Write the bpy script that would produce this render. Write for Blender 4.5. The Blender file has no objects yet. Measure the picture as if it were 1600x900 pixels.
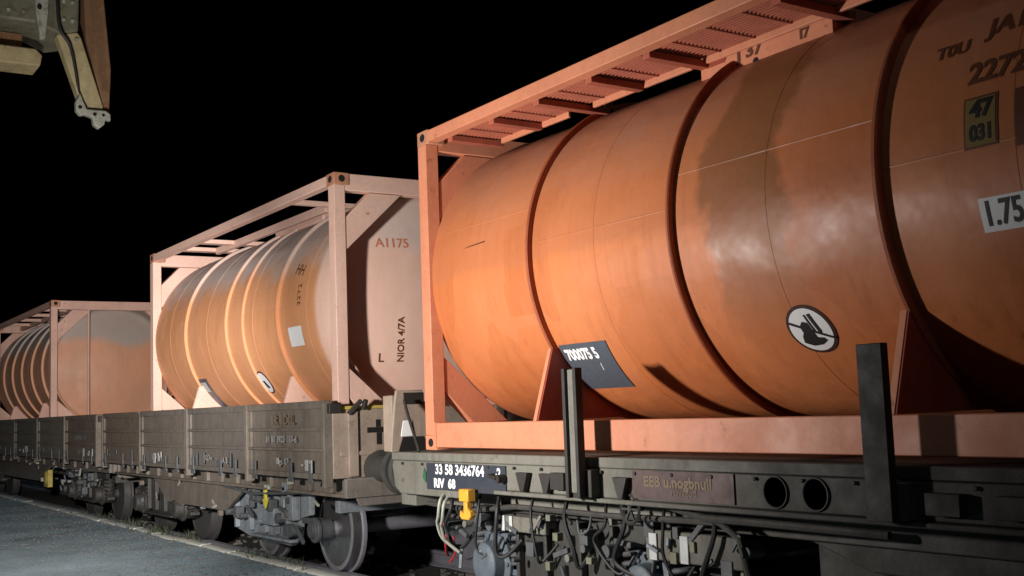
import bpy, math, random
from mathutils import Vector, Matrix
random.seed(7)
S = bpy.context.scene
COL = S.collection
PI = math.pi
rad = math.radians

# ------------------------------------------------------------------ mesh helpers
class MB:
    def __init__(s): s.v = []; s.f = []; s.pc = []
    def add(s, vs, fs):
        n = len(s.v); s.pc.append((n, len(s.f))); s.v += [tuple(p) for p in vs]; s.f += [tuple(i + n for i in f) for f in fs]; return s
    def box(s, x0, x1, y0, y1, z0, z1):
        vs = [(x, y, z) for x in (x0, x1) for y in (y0, y1) for z in (z0, z1)]
        return s.add(vs, [(0, 1, 3, 2), (4, 6, 7, 5), (0, 4, 5, 1), (2, 3, 7, 6), (0, 2, 6, 4), (1, 5, 7, 3)])
    def obox(s, c, ax, h):
        c = Vector(c); ax = [Vector(a).normalized() for a in ax]
        vs = [c + ax[0]*h[0]*i + ax[1]*h[1]*j + ax[2]*h[2]*k for i in (-1, 1) for j in (-1, 1) for k in (-1, 1)]
        return s.add(vs, [(0, 1, 3, 2), (4, 6, 7, 5), (0, 4, 5, 1), (2, 3, 7, 6), (0, 2, 6, 4), (1, 5, 7, 3)])
    def bar(s, p, q, w, h, up=(0, 0, 1)):
        p = Vector(p); q = Vector(q); d = (q - p).normalized(); u = Vector(up)
        a = d.cross(u)
        if a.length < 1e-4: a = d.cross(Vector((0, 1, 0)))
        a.normalize(); b = a.cross(d)
        return s.obox((p + q)/2, (d, a, b), ((q - p).length/2, w/2, h/2))
    def prism(s, poly, axis, a, b):
        # polygon in the two other axes (x,z for Y; y,z for X; x,y for Z)
        def P(u, w, t):
            return {'X': (t, u, w), 'Y': (u, t, w), 'Z': (u, w, t)}[axis]
        n = len(poly)
        vs = [P(u, w, a) for u, w in poly] + [P(u, w, b) for u, w in poly]
        fs = [tuple(range(n))[::-1], tuple(range(n, 2*n))] + [(i, (i+1) % n, n+(i+1) % n, n+i) for i in range(n)]
        return s.add(vs, fs)
    def ringprism(s, outer, inner, axis, a, b):
        def P(u, w, t):
            return {'X': (t, u, w), 'Y': (u, t, w), 'Z': (u, w, t)}[axis]
        n = len(outer)
        vs = [P(u, w, t) for t in (a, b) for poly in (outer, inner) for u, w in poly]
        fs = []
        for i in range(n):
            j = (i+1) % n
            fs += [(i, j, n+j, n+i), (2*n+i, 3*n+i, 3*n+j, 2*n+j), (i, 2*n+i, 2*n+j, j), (n+i, n+j, 3*n+j, 3*n+i)]
        return s.add(vs, fs)
    def cyl(s, p, q, r, n=20, r2=None, cap=True):
        p = Vector(p); q = Vector(q); d = (q - p).normalized()
        a = d.orthogonal().normalized(); b = d.cross(a); r2 = r if r2 is None else r2
        vs = [p + (a*math.cos(2*PI*i/n) + b*math.sin(2*PI*i/n))*r for i in range(n)]
        vs += [q + (a*math.cos(2*PI*i/n) + b*math.sin(2*PI*i/n))*r2 for i in range(n)]
        fs = [(i, (i+1) % n, n+(i+1) % n, n+i) for i in range(n)]
        if cap: fs += [tuple(range(n))[::-1], tuple(range(n, 2*n))]
        return s.add(vs, fs)
    def tube(s, pts, r, n=8):
        pts = [Vector(p) for p in pts]; rings = []
        d0 = (pts[1]-pts[0]).normalized(); a = d0.orthogonal().normalized()
        for i, p in enumerate(pts):
            d = (pts[min(i+1, len(pts)-1)] - pts[max(i-1, 0)]).normalized()
            a = (a - d*a.dot(d)).normalized(); b = d.cross(a)
            rings.append([p + (a*math.cos(2*PI*k/n) + b*math.sin(2*PI*k/n))*r for k in range(n)])
        vs = [p for rg in rings for p in rg]; fs = []
        for i in range(len(rings)-1):
            for k in range(n): fs.append((i*n+k, i*n+(k+1) % n, (i+1)*n+(k+1) % n, (i+1)*n+k))
        fs += [tuple(range(n))[::-1], tuple((len(rings)-1)*n+k for k in range(n))]
        return s.add(vs, fs)
    def lathe(s, prof, c=(0, 0, 0), axis='X', n=96, closed=False):
        vs = []; fs = []; m = len(prof)
        for (t, r) in prof:
            for k in range(n):
                u = r*math.cos(2*PI*k/n); w = r*math.sin(2*PI*k/n)
                vs.append({'X': (c[0]+t, c[1]+u, c[2]+w), 'Y': (c[0]+u, c[1]+t, c[2]+w), 'Z': (c[0]+u, c[1]+w, c[2]+t)}[axis])
        rng = range(m if closed else m-1)
        for i in rng:
            j = (i+1) % m
            for k in range(n): fs.append((i*n+k, i*n+(k+1) % n, j*n+(k+1) % n, j*n+k))
        if not closed:
            if prof[0][1] > 1e-5: fs.append(tuple(range(n))[::-1])
            if prof[-1][1] > 1e-5: fs.append(tuple((m-1)*n+k for k in range(n)))
        return s.add(vs, fs)
    def cable(s, pts, r, n=8):
        P = [Vector(p) for p in pts]; P = [P[0]*2-P[1]] + P + [P[-1]*2-P[-2]]; out = []
        for i in range(1, len(P)-2):
            for k in range(6):
                t = k/6; a, b, c, d = P[i-1], P[i], P[i+1], P[i+2]
                out.append(.5*((2*b)+(c-a)*t+(2*a-5*b+4*c-d)*t*t+(3*b-a-3*c+d)*t*t*t))
        out.append(P[-2]); return s.tube(out, r, n)
    def helix(s, c, r, z0, z1, turns, wr, n=7):
        k = int(turns*14)
        return s.tube([(c[0]+r*math.cos(2*PI*turns*i/k), c[1]+r*math.sin(2*PI*turns*i/k), z0+(z1-z0)*i/k) for i in range(k+1)], wr, n)
    def each(s, name, m, parent=None, bevel=0, smooth=38):
        # every piece that was added becomes an object of its own
        out = []
        for i, (v0, f0) in enumerate(s.pc):
            v1, f1 = s.pc[i+1] if i+1 < len(s.pc) else (len(s.v), len(s.f))
            b = MB(); b.v = s.v[v0:v1]; b.f = [tuple(k-v0 for k in f) for f in s.f[f0:f1]]
            out.append(b.build(name, m, parent, bevel, smooth))
        return out
    def build(s, name, m, parent=None, bevel=0, smooth=38, loc=(0, 0, 0)):
        me = bpy.data.meshes.new(name); me.from_pydata(s.v, [], s.f); me.update()
        import bmesh
        bm = bmesh.new(); bm.from_mesh(me); bmesh.ops.recalc_face_normals(bm, faces=bm.faces); bm.to_mesh(me); bm.free()
        if smooth:
            for p in me.polygons: p.use_smooth = True
            me.set_sharp_from_angle(angle=rad(smooth))
        me.materials.append(m)
        o = bpy.data.objects.new(name, me); COL.objects.link(o); o.location = loc
        if parent: o.parent = parent
        if bevel:
            b = o.modifiers.new('bevel', 'BEVEL'); b.width = bevel; b.segments = 2; b.limit_method = 'ANGLE'; b.angle_limit = rad(40)
            b.use_clamp_overlap = True
        return o

def tag(o, label=None, cat=None, group=None, kind=None):
    if label: o['label'] = label
    if cat: o['category'] = cat
    if group: o['group'] = group
    if kind: o['kind'] = kind
    return o
def thing(name, loc, label, cat, group=None, rz=0):
    o = bpy.data.objects.new(name, None); COL.objects.link(o); o.location = loc; o.rotation_euler = (0, 0, rz)
    o.empty_display_size = .2
    return tag(o, label, cat, group)
def copy_tree(o, parent=None):
    c = o.copy(); COL.objects.link(c)
    if parent: c.parent = parent
    for ch in list(o.children): copy_tree(ch, c)
    return c

# ------------------------------------------------------------------ materials
def mat(name): 
    m = bpy.data.materials.new(name); m.use_nodes = True
    nt = m.node_tree; b = nt.nodes['Principled BSDF']; return m, nt, b
def ramp(nt, src, stops):
    r = nt.nodes.new('ShaderNodeValToRGB'); e = r.color_ramp.elements
    while len(e) > 1: e.remove(e[0])
    e[0].position = stops[0][0]; e[0].color = (*stops[0][1], 1) if len(stops[0][1]) == 3 else stops[0][1]
    for p, c in stops[1:]:
        x = e.new(p); x.color = (*c, 1)
    nt.links.new(src, r.inputs[0]); return r.outputs[0]
def g(v): return (v, v, v)
def noise(nt, vec, scale, detail=6, rough=.6, stretch=None, dist=0):
    if stretch:
        mp = nt.nodes.new('ShaderNodeMapping'); mp.inputs['Scale'].default_value = stretch
        nt.links.new(vec, mp.inputs[0]); vec = mp.outputs[0]
    n = nt.nodes.new('ShaderNodeTexNoise'); n.inputs['Scale'].default_value = scale
    n.inputs['Detail'].default_value = detail; n.inputs['Roughness'].default_value = rough; n.inputs['Distortion'].default_value = dist
    nt.links.new(vec, n.inputs['Vector']); return n.outputs['Fac']
def mix(nt, fac, a, b, mode='MIX'):
    x = nt.nodes.new('ShaderNodeMix'); x.data_type = 'RGBA'; x.blend_type = mode
    for sock, val in ((x.inputs[0], fac), (x.inputs[6], a), (x.inputs[7], b)):
        if hasattr(val, 'is_output'): nt.links.new(val, sock)
        elif isinstance(val, tuple): sock.default_value = (*val[:3], 1)
        else: sock.default_value = val
    return x.outputs[2]
def coords(nt, kind='Object', off=(0, 0, 0)):
    t = nt.nodes.new('ShaderNodeTexCoord')
    if off == (0, 0, 0): return t.outputs[kind]
    mp = nt.nodes.new('ShaderNodeMapping'); mp.inputs['Location'].default_value = off
    nt.links.new(t.outputs[kind], mp.inputs[0]); return mp.outputs[0]
def bump(nt, b, h, strength=.2, dist=.01):
    n = nt.nodes.new('ShaderNodeBump'); n.inputs['Strength'].default_value = strength; n.inputs['Distance'].default_value = dist
    nt.links.new(h, n.inputs['Height']); nt.links.new(n.outputs[0], b.inputs['Normal'])
def worn(name, base, dirt, rough=.55, amount=.5, scale=3, rl=.6, metallic=0, streak=True, rust=None, off=(0, 0, 0), spec=.5, bs=.25, fine=30):
    m, nt, b = mat(name); v = coords(nt, 'Object', off)
    n1 = noise(nt, v, scale, 8, .65)
    c = mix(nt, ramp(nt, n1, [(.5-amount*.25, g(0)), (.5+.3, g(1))]), base, dirt)
    if streak:
        n2 = noise(nt, v, 6, 5, .6, (1.6, 1.6, .12))
        c = mix(nt, ramp(nt, n2, [(.5, g(0)), (.75, g(.55*amount*1.6 if amount < .6 else .9))]), c, dirt)
    if rust:
        n3 = noise(nt, v, 9, 8, .7)
        c = mix(nt, ramp(nt, n3, [(rl, g(0)), (rl+.06, g(.85))]), c, rust)
    nf = noise(nt, v, fine, 4, .7)
    c = mix(nt, .35, c, mix(nt, nf, tuple(x*.45 for x in base), tuple(min(1, x*1.35) for x in base)))
    nt.links.new(c, b.inputs['Base Color'])
    nt.links.new(ramp(nt, n1, [(.3, g(rough-.1)), (.75, g(min(1, rough+.2)))]), b.inputs['Roughness'])
    b.inputs['Metallic'].default_value = metallic; b.inputs['Specular IOR Level'].default_value = spec
    bump(nt, b, nf, bs, .006)
    return m
def darkened(name, base, dirt, shade, x0, x1, **k):  # adds shade along x to the base colour of a worn paint
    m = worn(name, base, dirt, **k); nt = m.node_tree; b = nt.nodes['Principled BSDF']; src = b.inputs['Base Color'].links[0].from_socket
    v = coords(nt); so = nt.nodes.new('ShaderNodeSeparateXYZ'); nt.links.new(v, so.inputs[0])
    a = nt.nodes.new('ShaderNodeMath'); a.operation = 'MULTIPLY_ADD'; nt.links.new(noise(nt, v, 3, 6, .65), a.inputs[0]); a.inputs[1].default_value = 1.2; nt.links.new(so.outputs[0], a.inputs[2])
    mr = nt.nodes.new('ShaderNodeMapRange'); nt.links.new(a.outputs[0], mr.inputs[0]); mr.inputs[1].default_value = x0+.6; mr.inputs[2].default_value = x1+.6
    nt.links.new(mix(nt, mr.outputs[0], src, shade), b.inputs['Base Color']); return m
def plain(name, c, rough=.6, metallic=0, var=.3):
    m, nt, b = mat(name); v = coords(nt)
    n = noise(nt, v, 14, 6, .65)
    nt.links.new(mix(nt, n, tuple(x*(1-var) for x in c), tuple(min(1, x*(1+var*.6)) for x in c)), b.inputs['Base Color'])
    b.inputs['Roughness'].default_value = rough; b.inputs['Metallic'].default_value = metallic
    return m
def tankpaint(name, base, stain, dust, off, rough=.38, dustamt=.75, stainpos=None, zcap=None, zn=.9, zamt=.9, grit=1, end_light=None):
    m, nt, b = mat(name); v = coords(nt, 'Object', off)
    geo = nt.nodes.new('ShaderNodeNewGeometry'); sep = nt.nodes.new('ShaderNodeSeparateXYZ'); nt.links.new(geo.outputs['Normal'], sep.inputs[0])
    big = noise(nt, v, 1.1, 5, .55, (1, 1, .8), .3)
    c = mix(nt, ramp(nt, big, [(.42, g(0)), (.72, g(.75))]), base, stain)
    st = noise(nt, v, 5, 6, .65, (2.2, 1, .1))
    c = mix(nt, ramp(nt, st, [(.48, g(0)), (.74, g(.6*grit))]), c, tuple(x*.55 for x in stain))
    dr = noise(nt, v, 16, 4, .6, (2.5, 1, .05))
    c = mix(nt, ramp(nt, dr, [(.6, g(0)), (.72, g(.35*grit))]), c, tuple(x*.45 for x in stain))
    chip = noise(nt, v, 11, 8, .75)
    c = mix(nt, ramp(nt, chip, [(.68, g(0)), (.72, g(.4*grit))]), c, (.10, .045, .025))
    nd = noise(nt, v, 2.5, 7, .65)
    ad = nt.nodes.new('ShaderNodeMath'); ad.operation = 'MULTIPLY_ADD'; nt.links.new(nd, ad.inputs[0]); ad.inputs[1].default_value = .55; nt.links.new(sep.outputs[2], ad.inputs[2])
    c = mix(nt, ramp(nt, ad.outputs[0], [(.55, g(0)), (.98, g(dustamt))]), c, dust)
    vp = nt.nodes.new('ShaderNodeTexVoronoi'); vp.distance = 'CHEBYCHEV'; vp.inputs['Scale'].default_value = 1.15
    mpv = nt.nodes.new('ShaderNodeMapping'); mpv.inputs['Scale'].default_value = (1.3, .05, 1.0); nt.links.new(v, mpv.inputs[0]); nt.links.new(mpv.outputs[0], vp.inputs['Vector'])
    sv = nt.nodes.new('ShaderNodeSeparateColor'); nt.links.new(vp.outputs['Color'], sv.inputs[0])
    c = mix(nt, ramp(nt, sv.outputs[0], [(.35, g(0)), (.8, g(.3))]), c, tuple(min(1, x*.8+.05) for x in base))
    c = mix(nt, ramp(nt, sv.outputs[1], [(.5, g(0)), (.85, g(.22))]), c, tuple(x*.6 for x in stain))
    if end_light:   # lamp light on the dished end painted in as a paler colour
        es = nt.nodes.new('ShaderNodeSeparateXYZ'); nt.links.new(coords(nt), es.inputs[0])
        em = nt.nodes.new('ShaderNodeMapRange'); nt.links.new(es.outputs[0], em.inputs[0]); em.inputs[1].default_value = end_light[0]; em.inputs[2].default_value = end_light[0]+.1
        c = mix(nt, em.outputs[0], c, mix(nt, ramp(nt, big, [(.4, g(0)), (.75, g(.5))]), end_light[1], tuple(x*.75 for x in end_light[1])))
    if zcap:       # upper tint: brown dust on near shell, cool overhead light painted on middle one
        zs = nt.nodes.new('ShaderNodeSeparateXYZ'); nt.links.new(coords(nt), zs.inputs[0])
        za = nt.nodes.new('ShaderNodeMath'); za.operation = 'MULTIPLY_ADD'; nt.links.new(noise(nt, v, 1.3, 6, .6), za.inputs[0]); za.inputs[1].default_value = zn; nt.links.new(zs.outputs[2], za.inputs[2])
        zm = nt.nodes.new('ShaderNodeMapRange'); nt.links.new(za.outputs[0], zm.inputs[0]); zm.inputs[1].default_value = zcap[0]+zn*.5; zm.inputs[2].default_value = zcap[0]+zn*.5+(.25 if zn > .5 else .07); zm.inputs[4].default_value = zamt
        c = mix(nt, zm.outputs[0], c, zcap[1])
    if stainpos:   # a sooty patch running down the shell beside one ring
        x0, w, amt = stainpos
        so = nt.nodes.new('ShaderNodeSeparateXYZ'); nt.links.new(coords(nt), so.inputs[0])
        wob = noise(nt, v, 2.6, 5, .6)
        a = nt.nodes.new('ShaderNodeMath'); a.operation = 'MULTIPLY_ADD'; nt.links.new(wob, a.inputs[0]); a.inputs[1].default_value = .55; nt.links.new(so.outputs[0], a.inputs[2])
        d = nt.nodes.new('ShaderNodeMath'); d.operation = 'SUBTRACT'; nt.links.new(a.outputs[0], d.inputs[0]); d.inputs[1].default_value = x0+.27
        ab = nt.nodes.new('ShaderNodeMath'); ab.operation = 'ABSOLUTE'; nt.links.new(d.outputs[0], ab.inputs[0])
        dv = nt.nodes.new('ShaderNodeMath'); dv.operation = 'DIVIDE'; nt.links.new(ab.outputs[0], dv.inputs[0]); dv.inputs[1].default_value = w
        zr = nt.nodes.new('ShaderNodeMapRange'); nt.links.new(so.outputs[2], zr.inputs[0]); zr.inputs[1].default_value = .35; zr.inputs[2].default_value = 1.5
        mk = nt.nodes.new('ShaderNodeMath'); mk.operation = 'MULTIPLY'
        nt.links.new(ramp(nt, dv.outputs[0], [(.72, g(amt)), (.95, g(0))]), mk.inputs[0]); nt.links.new(zr.outputs[0], mk.inputs[1])
        c = mix(nt, mk.outputs[0], c, (.17, .075, .032))
    fine = noise(nt, v, 40, 4, .7)
    c = mix(nt, .25, c, mix(nt, fine, tuple(x*.6 for x in base), tuple(min(1, x*1.2) for x in base)))
    nt.links.new(c, b.inputs['Base Color'])
    nt.links.new(ramp(nt, nd, [(.3, g(rough-.06)), (.7, g(rough+.16))]), b.inputs['Roughness'])
    wave = noise(nt, v, 2.3, 3, .45)
    b.inputs['Specular IOR Level'].default_value = .45
    bump(nt, b, wave, .5, .04)
    return m

M = {}
ORANGE = (.63, .205, .072)
M['tank_a'] = tankpaint('orange tank paint', ORANGE, (.46, .125, .036), (.30, .225, .19), (0, 0, 0), .40, .85, (3.62, .36, .95), zcap=(1.30, (.37, .135, .066)), zn=.16, zamt=.5, grit=.75)
M['tank_b'] = tankpaint('pale orange tank paint', (.72, .33, .155), (.60, .25, .10), (.42, .40, .39), (13, 4, 2), .56, .75, zamt=.62, zcap=(1.82, (.58, .64, .66)), grit=.5, end_light=(5.45, (.90, .64, .54)))
M['tank_c'] = tankpaint('dull orange tank paint', (.66, .31, .17), (.42, .28, .19), (.34, .36, .34), (31, 7, 5), .5, .95, zcap=(1.72, (.30, .34, .33)), grit=.6)
M['frame_a'] = worn('coral frame paint', (.66, .26, .145), (.48, .155, .08), .5, .45, 2.2, rl=.62, rust=(.15, .055, .03), bs=.12)
M['frame_b'] = worn('pale coral frame paint', (.82, .53, .43), (.62, .36, .27), .5, .45, 2.2, rl=.62, rust=(.15, .055, .03), off=(5, 2, 1), bs=.12)
M['frame_c'] = worn('dusty coral frame paint', (.70, .42, .32), (.46, .28, .22), .6, .6, 2.2, rl=.62, rust=(.15, .055, .03), off=(9, 2, 1), bs=.12)
M['dark_red'] = plain('dark red saddle shade and mark', (.34, .06, .03), .6)
M['ring_a'] = worn('red brown ring paint', (.40, .095, .03), (.2, .05, .02), .6, .5, 4)
M['grating'] = worn('rusty red grating', (.42, .11, .06), (.2, .06, .035), .7, .5, 6)
M['casting'] = worn('chipped casting paint', (.52, .24, .14), (.25, .12, .08), .6, .5, 8, rust=(.12, .05, .03))
M['wagon'] = worn('grey wagon paint', (.21, .205, .175), (.085, .075, .06), .65, .6, 3.5, rust=(.07, .04, .025), bs=.5)
M['solebar'] = darkened('grey solebar paint', (.19, .185, .155), (.075, .068, .052), (.035, .031, .026), 2.9, 4.3, rough=.65, amount=.6, scale=3.5, rust=(.07, .04, .025), bs=.5)  # shade towards the right end is put into the colour
M['wagon_dark'] = worn('sooty underframe', (.06, .056, .05), (.02, .018, .016), .75, .6, 5, bs=.6)
M['flap'] = worn('grey brown drop side', (.18, .152, .122), (.045, .037, .030), .75, .75, 5, rust=(.075, .043, .03), bs=.9, fine=18)
M['flap_rusty'] = worn('grey brown drop side', (.17, .125, .09), (.045, .037, .030), .75, .75, 5, rust=(.075, .043, .03), rl=.54, off=(7, 3, 1), bs=.9, fine=18)
M['flap_dark'] = worn('grey brown drop side', (.145, .128, .108), (.045, .037, .030), .75, .75, 5, rust=(.075, .043, .03), off=(3, 9, 4), bs=.9, fine=18)
M['endwall'] = worn('beige weathered end wall', (.36, .28, .22), (.17, .13, .10), .75, .6, 4, rust=(.16, .09, .055), bs=.5)
M['headstock'] = worn('grimy headstock', (.20, .175, .15), (.07, .06, .05), .75, .65, 6, rust=(.09, .055, .035), bs=.8)
M['yellow_worn'] = worn('worn yellow edge paint', (.55, .42, .07), (.25, .2, .12), .6, .6, 12, streak=False)
M['bogie'] = worn('blue grey bogie steel', (.10, .107, .112), (.03, .03, .03), .6, .65, 7, bs=.7, rust=(.07, .045, .03))
M['bogie_light'] = worn('pale blue grey bogie steel', (.27, .30, .325), (.07, .076, .082), .6, .6, 9, bs=.9, rust=(.09, .075, .06))
M['axle_blue'] = worn('blue grey axle box', (.11, .14, .165), (.05, .06, .07), .5, .6, 9, bs=.8)
M['bogie_dark'] = worn('oily and shaded bogie steel', (.055, .052, .046), (.015, .013, .011), .5, .65, 7, bs=.7)
M['steel'] = worn('bright rolled steel', (.42, .41, .42), (.2, .18, .17), .32, .5, 9, metallic=.9, streak=False)
M['wheel'] = worn('wheel steel', (.40, .40, .45), (.14, .13, .14), .5, .55, 6, metallic=.5, streak=False)
M['wheel_dark'] = worn('dark shaded wheel steel', (.06, .056, .055), (.02, .018, .016), .6, .6, 6, streak=False)  # dark copy of the wheel steel, shade put into the colour
M['black'] = plain('black rubber', (.012, .012, .012), .6)
M['void'] = plain('dark hollow', (.006, .005, .005), .9)
M['stake'] = worn('dark brown stake steel', (.026, .021, .018), (.010, .008, .007), .6, .5, 5)
M['plate_slate'] = worn('slate data plate', (.09, .105, .13), (.05, .055, .07), .45, .5, 5, bs=.05)
M['plate_blue'] = worn('navy number panel', (.035, .042, .06), (.03, .03, .033), .5, .5, 9, bs=.1)
M['plate_brown'] = worn('faded maroon panel', (.10, .055, .05), (.05, .035, .035), .6, .5, 7, bs=.1)
M['white'] = plain('white paint', (.82, .82, .82), .5, 0, .12)
M['whitedull'] = plain('dull white paint', (.5, .52, .52), .6, 0, .4)
M['latch'] = worn('chalky latch paint', (.34, .34, .33), (.10, .095, .09), .7, .7, 16, streak=False)
M['letter_black'] = plain('black lettering', (.012, .01, .01), .6)
M['letter_brown'] = plain('brown black lettering', (.05, .014, .008), .6)
M['letter_faded'] = plain('faded brown lettering', (.13, .036, .014), .6)
M['letter_tan'] = plain('faded tan lettering', (.19, .135, .085), .7)
M['letter_yellow'] = plain('ochre lettering', (.22, .14, .035), .7)
M['orange_hook'] = worn('amber hook paint', (.72, .36, .035), (.4, .17, .02), .5, .4, 14)
M['yellow'] = plain('yellow paint', (.66, .58, .06), .5)
M['red'] = plain('red cable', (.4, .02, .03), .5)
M['green'] = plain('green mark', (.03, .12, .06), .6)
M['spreader_green'] = worn('grey green crane paint', (.19, .185, .125), (.07, .07, .045), .6, .6, 6, bs=.5, rust=(.09, .055, .03), rl=.54)
M['spreader_cream'] = worn('cream crane beam', (.50, .42, .23), (.20, .16, .08), .6, .5, 6, bs=.4, rust=(.16, .09, .04), rl=.57)
M['spreader_brown'] = worn('rusty brown crane side', (.25, .135, .065), (.09, .045, .025), .75, .6, 9, bs=.6, rust=(.30, .16, .07))
M['spreader_pale'] = worn('bare pale steel', (.42, .43, .36), (.12, .12, .10), .55, .5, 12, bs=.5, rust=(.10, .07, .05), rl=.55)
M['weed'] = plain('dry weed', (.06, .075, .035), .8)
M['kerb'] = worn('pale kerb stone', (.72, .72, .64), (.36, .37, .33), .9, .5, 5, streak=False, bs=.8)
M['stone'] = worn('ballast stone', (.16, .15, .135), (.07, .06, .05), .85, .6, 8, streak=False)

def ground_mats():
    m, nt, b = mat('weathered concrete apron'); v = coords(nt)
    n1 = noise(nt, v, .9, 8, .65); n2 = noise(nt, v, 7, 7, .7); n3 = noise(nt, v, 45, 4, .7)
    c = mix(nt, ramp(nt, n1, [(.35, g(0)), (.68, g(1))]), (.56, .75, .84), (.31, .43, .48))
    c = mix(nt, ramp(nt, n2, [(.52, g(0)), (.68, g(.8))]), c, (.60, .70, .74))
    c = mix(nt, ramp(nt, n3, [(.42, g(0)), (.68, g(.4))]), c, (.16, .21, .23))
    ve = nt.nodes.new('ShaderNodeTexVoronoi'); ve.feature = 'DISTANCE_TO_EDGE'; ve.inputs['Scale'].default_value = .42
    wv = nt.nodes.new('ShaderNodeVectorMath'); wv.operation = 'ADD'; nz = nt.nodes.new('ShaderNodeTexNoise'); nz.inputs['Scale'].default_value = 1.6; nz.inputs['Detail'].default_value = 7
    nt.links.new(v, nz.inputs['Vector']); nt.links.new(v, wv.inputs[0]); nt.links.new(nz.outputs['Color'], wv.inputs[1]); nt.links.new(wv.outputs[0], ve.inputs['Vector'])
    c = mix(nt, ramp(nt, ve.outputs['Distance'], [(.003, g(.3)), (.010, g(0))]), c, (.03, .035, .04))
    oil = noise(nt, v, .55, 6, .6, None, .8)
    c = mix(nt, ramp(nt, oil, [(.56, g(0)), (.68, g(.55))]), c, (.11, .14, .15))
    pale = noise(nt, v, 2.2, 8, .75, (1, 2.2, 1))
    c = mix(nt, ramp(nt, pale, [(.56, g(0)), (.7, g(.55))]), c, (.62, .72, .76))
    nt.links.new(c, b.inputs['Base Color'])
    nt.links.new(ramp(nt, oil, [(.55, g(.95)), (.68, g(.8))]), b.inputs['Roughness'])
    a = nt.nodes.new('ShaderNodeMath'); a.operation = 'MULTIPLY_ADD'; nt.links.new(n2, a.inputs[0]); a.inputs[1].default_value = 1.5; nt.links.new(n3, a.inputs[2])
    bump(nt, b, a.outputs[0], 1, .065)
    M['apron'] = m
    m, nt, b = mat('dark ballast bed'); v = coords(nt)
    vo = nt.nodes.new('ShaderNodeTexVoronoi'); vo.inputs['Scale'].default_value = 18; nt.links.new(v, vo.inputs['Vector'])
    c = mix(nt, noise(nt, v, 3, 5), (.07, .062, .052), (.03, .028, .026)); c = mix(nt, .4, c, vo.outputs['Color'], 'MULTIPLY')
    nt.links.new(c, b.inputs['Base Color']); b.inputs['Roughness'].default_value = .95
    bump(nt, b, vo.outputs['Distance'], 1, .05)
    M['ballast'] = m
ground_mats()

# ------------------------------------------------------------------ text
def text_mesh(body, size, bold=0):
    cu = bpy.data.curves.new('lettering', 'FONT'); cu.body = body; cu.size = size; cu.offset = bold; cu.resolution_u = 3
    cu.align_x = 'CENTER'; cu.align_y = 'CENTER'
    o = bpy.data.objects.new('lettering', cu); COL.objects.link(o)
    dg = bpy.context.evaluated_depsgraph_get(); dg.update()
    me = bpy.data.meshes.new_from_object(o.evaluated_get(dg))
    bpy.data.objects.remove(o); bpy.data.curves.remove(cu)
    vs = [v.co.copy() for v in me.vertices]; fs = [tuple(p.vertices) for p in me.polygons]
    bpy.data.meshes.remove(me); return vs, fs
def densify(vs, fs, step=.05):
    import bmesh
    me = bpy.data.meshes.new('t'); me.from_pydata([tuple(v) for v in vs], [], fs)
    bm = bmesh.new(); bm.from_mesh(me); bmesh.ops.triangulate(bm, faces=bm.faces)
    for _ in range(4):
        es = [e for e in bm.edges if e.calc_length() > step]
        if not es: break
        bmesh.ops.subdivide_edges(bm, edges=es, cuts=1)
        bmesh.ops.triangulate(bm, faces=bm.faces)
    vs = [v.co.copy() for v in bm.verts]; bm.verts.index_update(); fs = [tuple(v.index for v in f.verts) for f in bm.faces]
    bm.free(); bpy.data.meshes.remove(me); return vs, fs
TR, TZ = 1.19, 1.37                                   # tank radius, axis height above container base
def on_tank(vs, fs, X, z, lift, sx=1, rot=0):
    """wrap a flat figure (u along the train, w up) round the shell, centred at X and height z on the camera side"""
    th0 = math.asin(max(-1, min(1, (z-TZ)/TR))); out = []
    vs, fs = densify(vs, fs)
    for p in vs:
        u, w = p.x*sx, p.y
        u, w = u*math.cos(rot)-w*math.sin(rot), u*math.sin(rot)+w*math.cos(rot)
        th = th0 + w/TR; r = TR+lift
        out.append((X+u, -r*math.cos(th), TZ+r*math.sin(th)))
    return out, fs
def tank_text(body, X, z, size, m, parent, lift=.004, name='lettering', bold=0, sx=1, rot=0):
    vs, fs = text_mesh(body, size, bold); vs, fs = on_tank(vs, fs, X, z, lift, sx, rot)
    return MB().add(vs, fs).build(name, m, parent, smooth=0)
def tank_patch(poly, X, z, m, parent, lift, name, rot=0):
    vs = [Vector((a, b, 0)) for a, b in poly]
    vs, fs = on_tank(vs, [tuple(range(len(vs)))], X, z, lift, 1, rot)
    return MB().add(vs, fs).build(name, m, parent, smooth=60)
def circ(r, n=40, c=(0, 0)): return [(c[0]+r*math.cos(2*PI*i/n), c[1]+r*math.sin(2*PI*i/n)) for i in range(n)]
def rect(w, h, c=(0, 0)): return [(c[0]-w/2, c[1]-h/2), (c[0]+w/2, c[1]-h/2), (c[0]+w/2, c[1]+h/2), (c[0]-w/2, c[1]+h/2)]
def flat_text(body, size, m, parent, X, y, z, name='lettering', bold=0, sx=1, face='-Y'):
    vs, fs = text_mesh(body, size, bold)
    if face == '-Y': vs = [(X+p.x*sx, y, z+p.y) for p in vs]
    else: vs = [(X, y+p.x*sx, z+p.y) for p in vs]      # facing +X
    return MB().add(vs, fs).build(name, m, parent, smooth=0)

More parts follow.
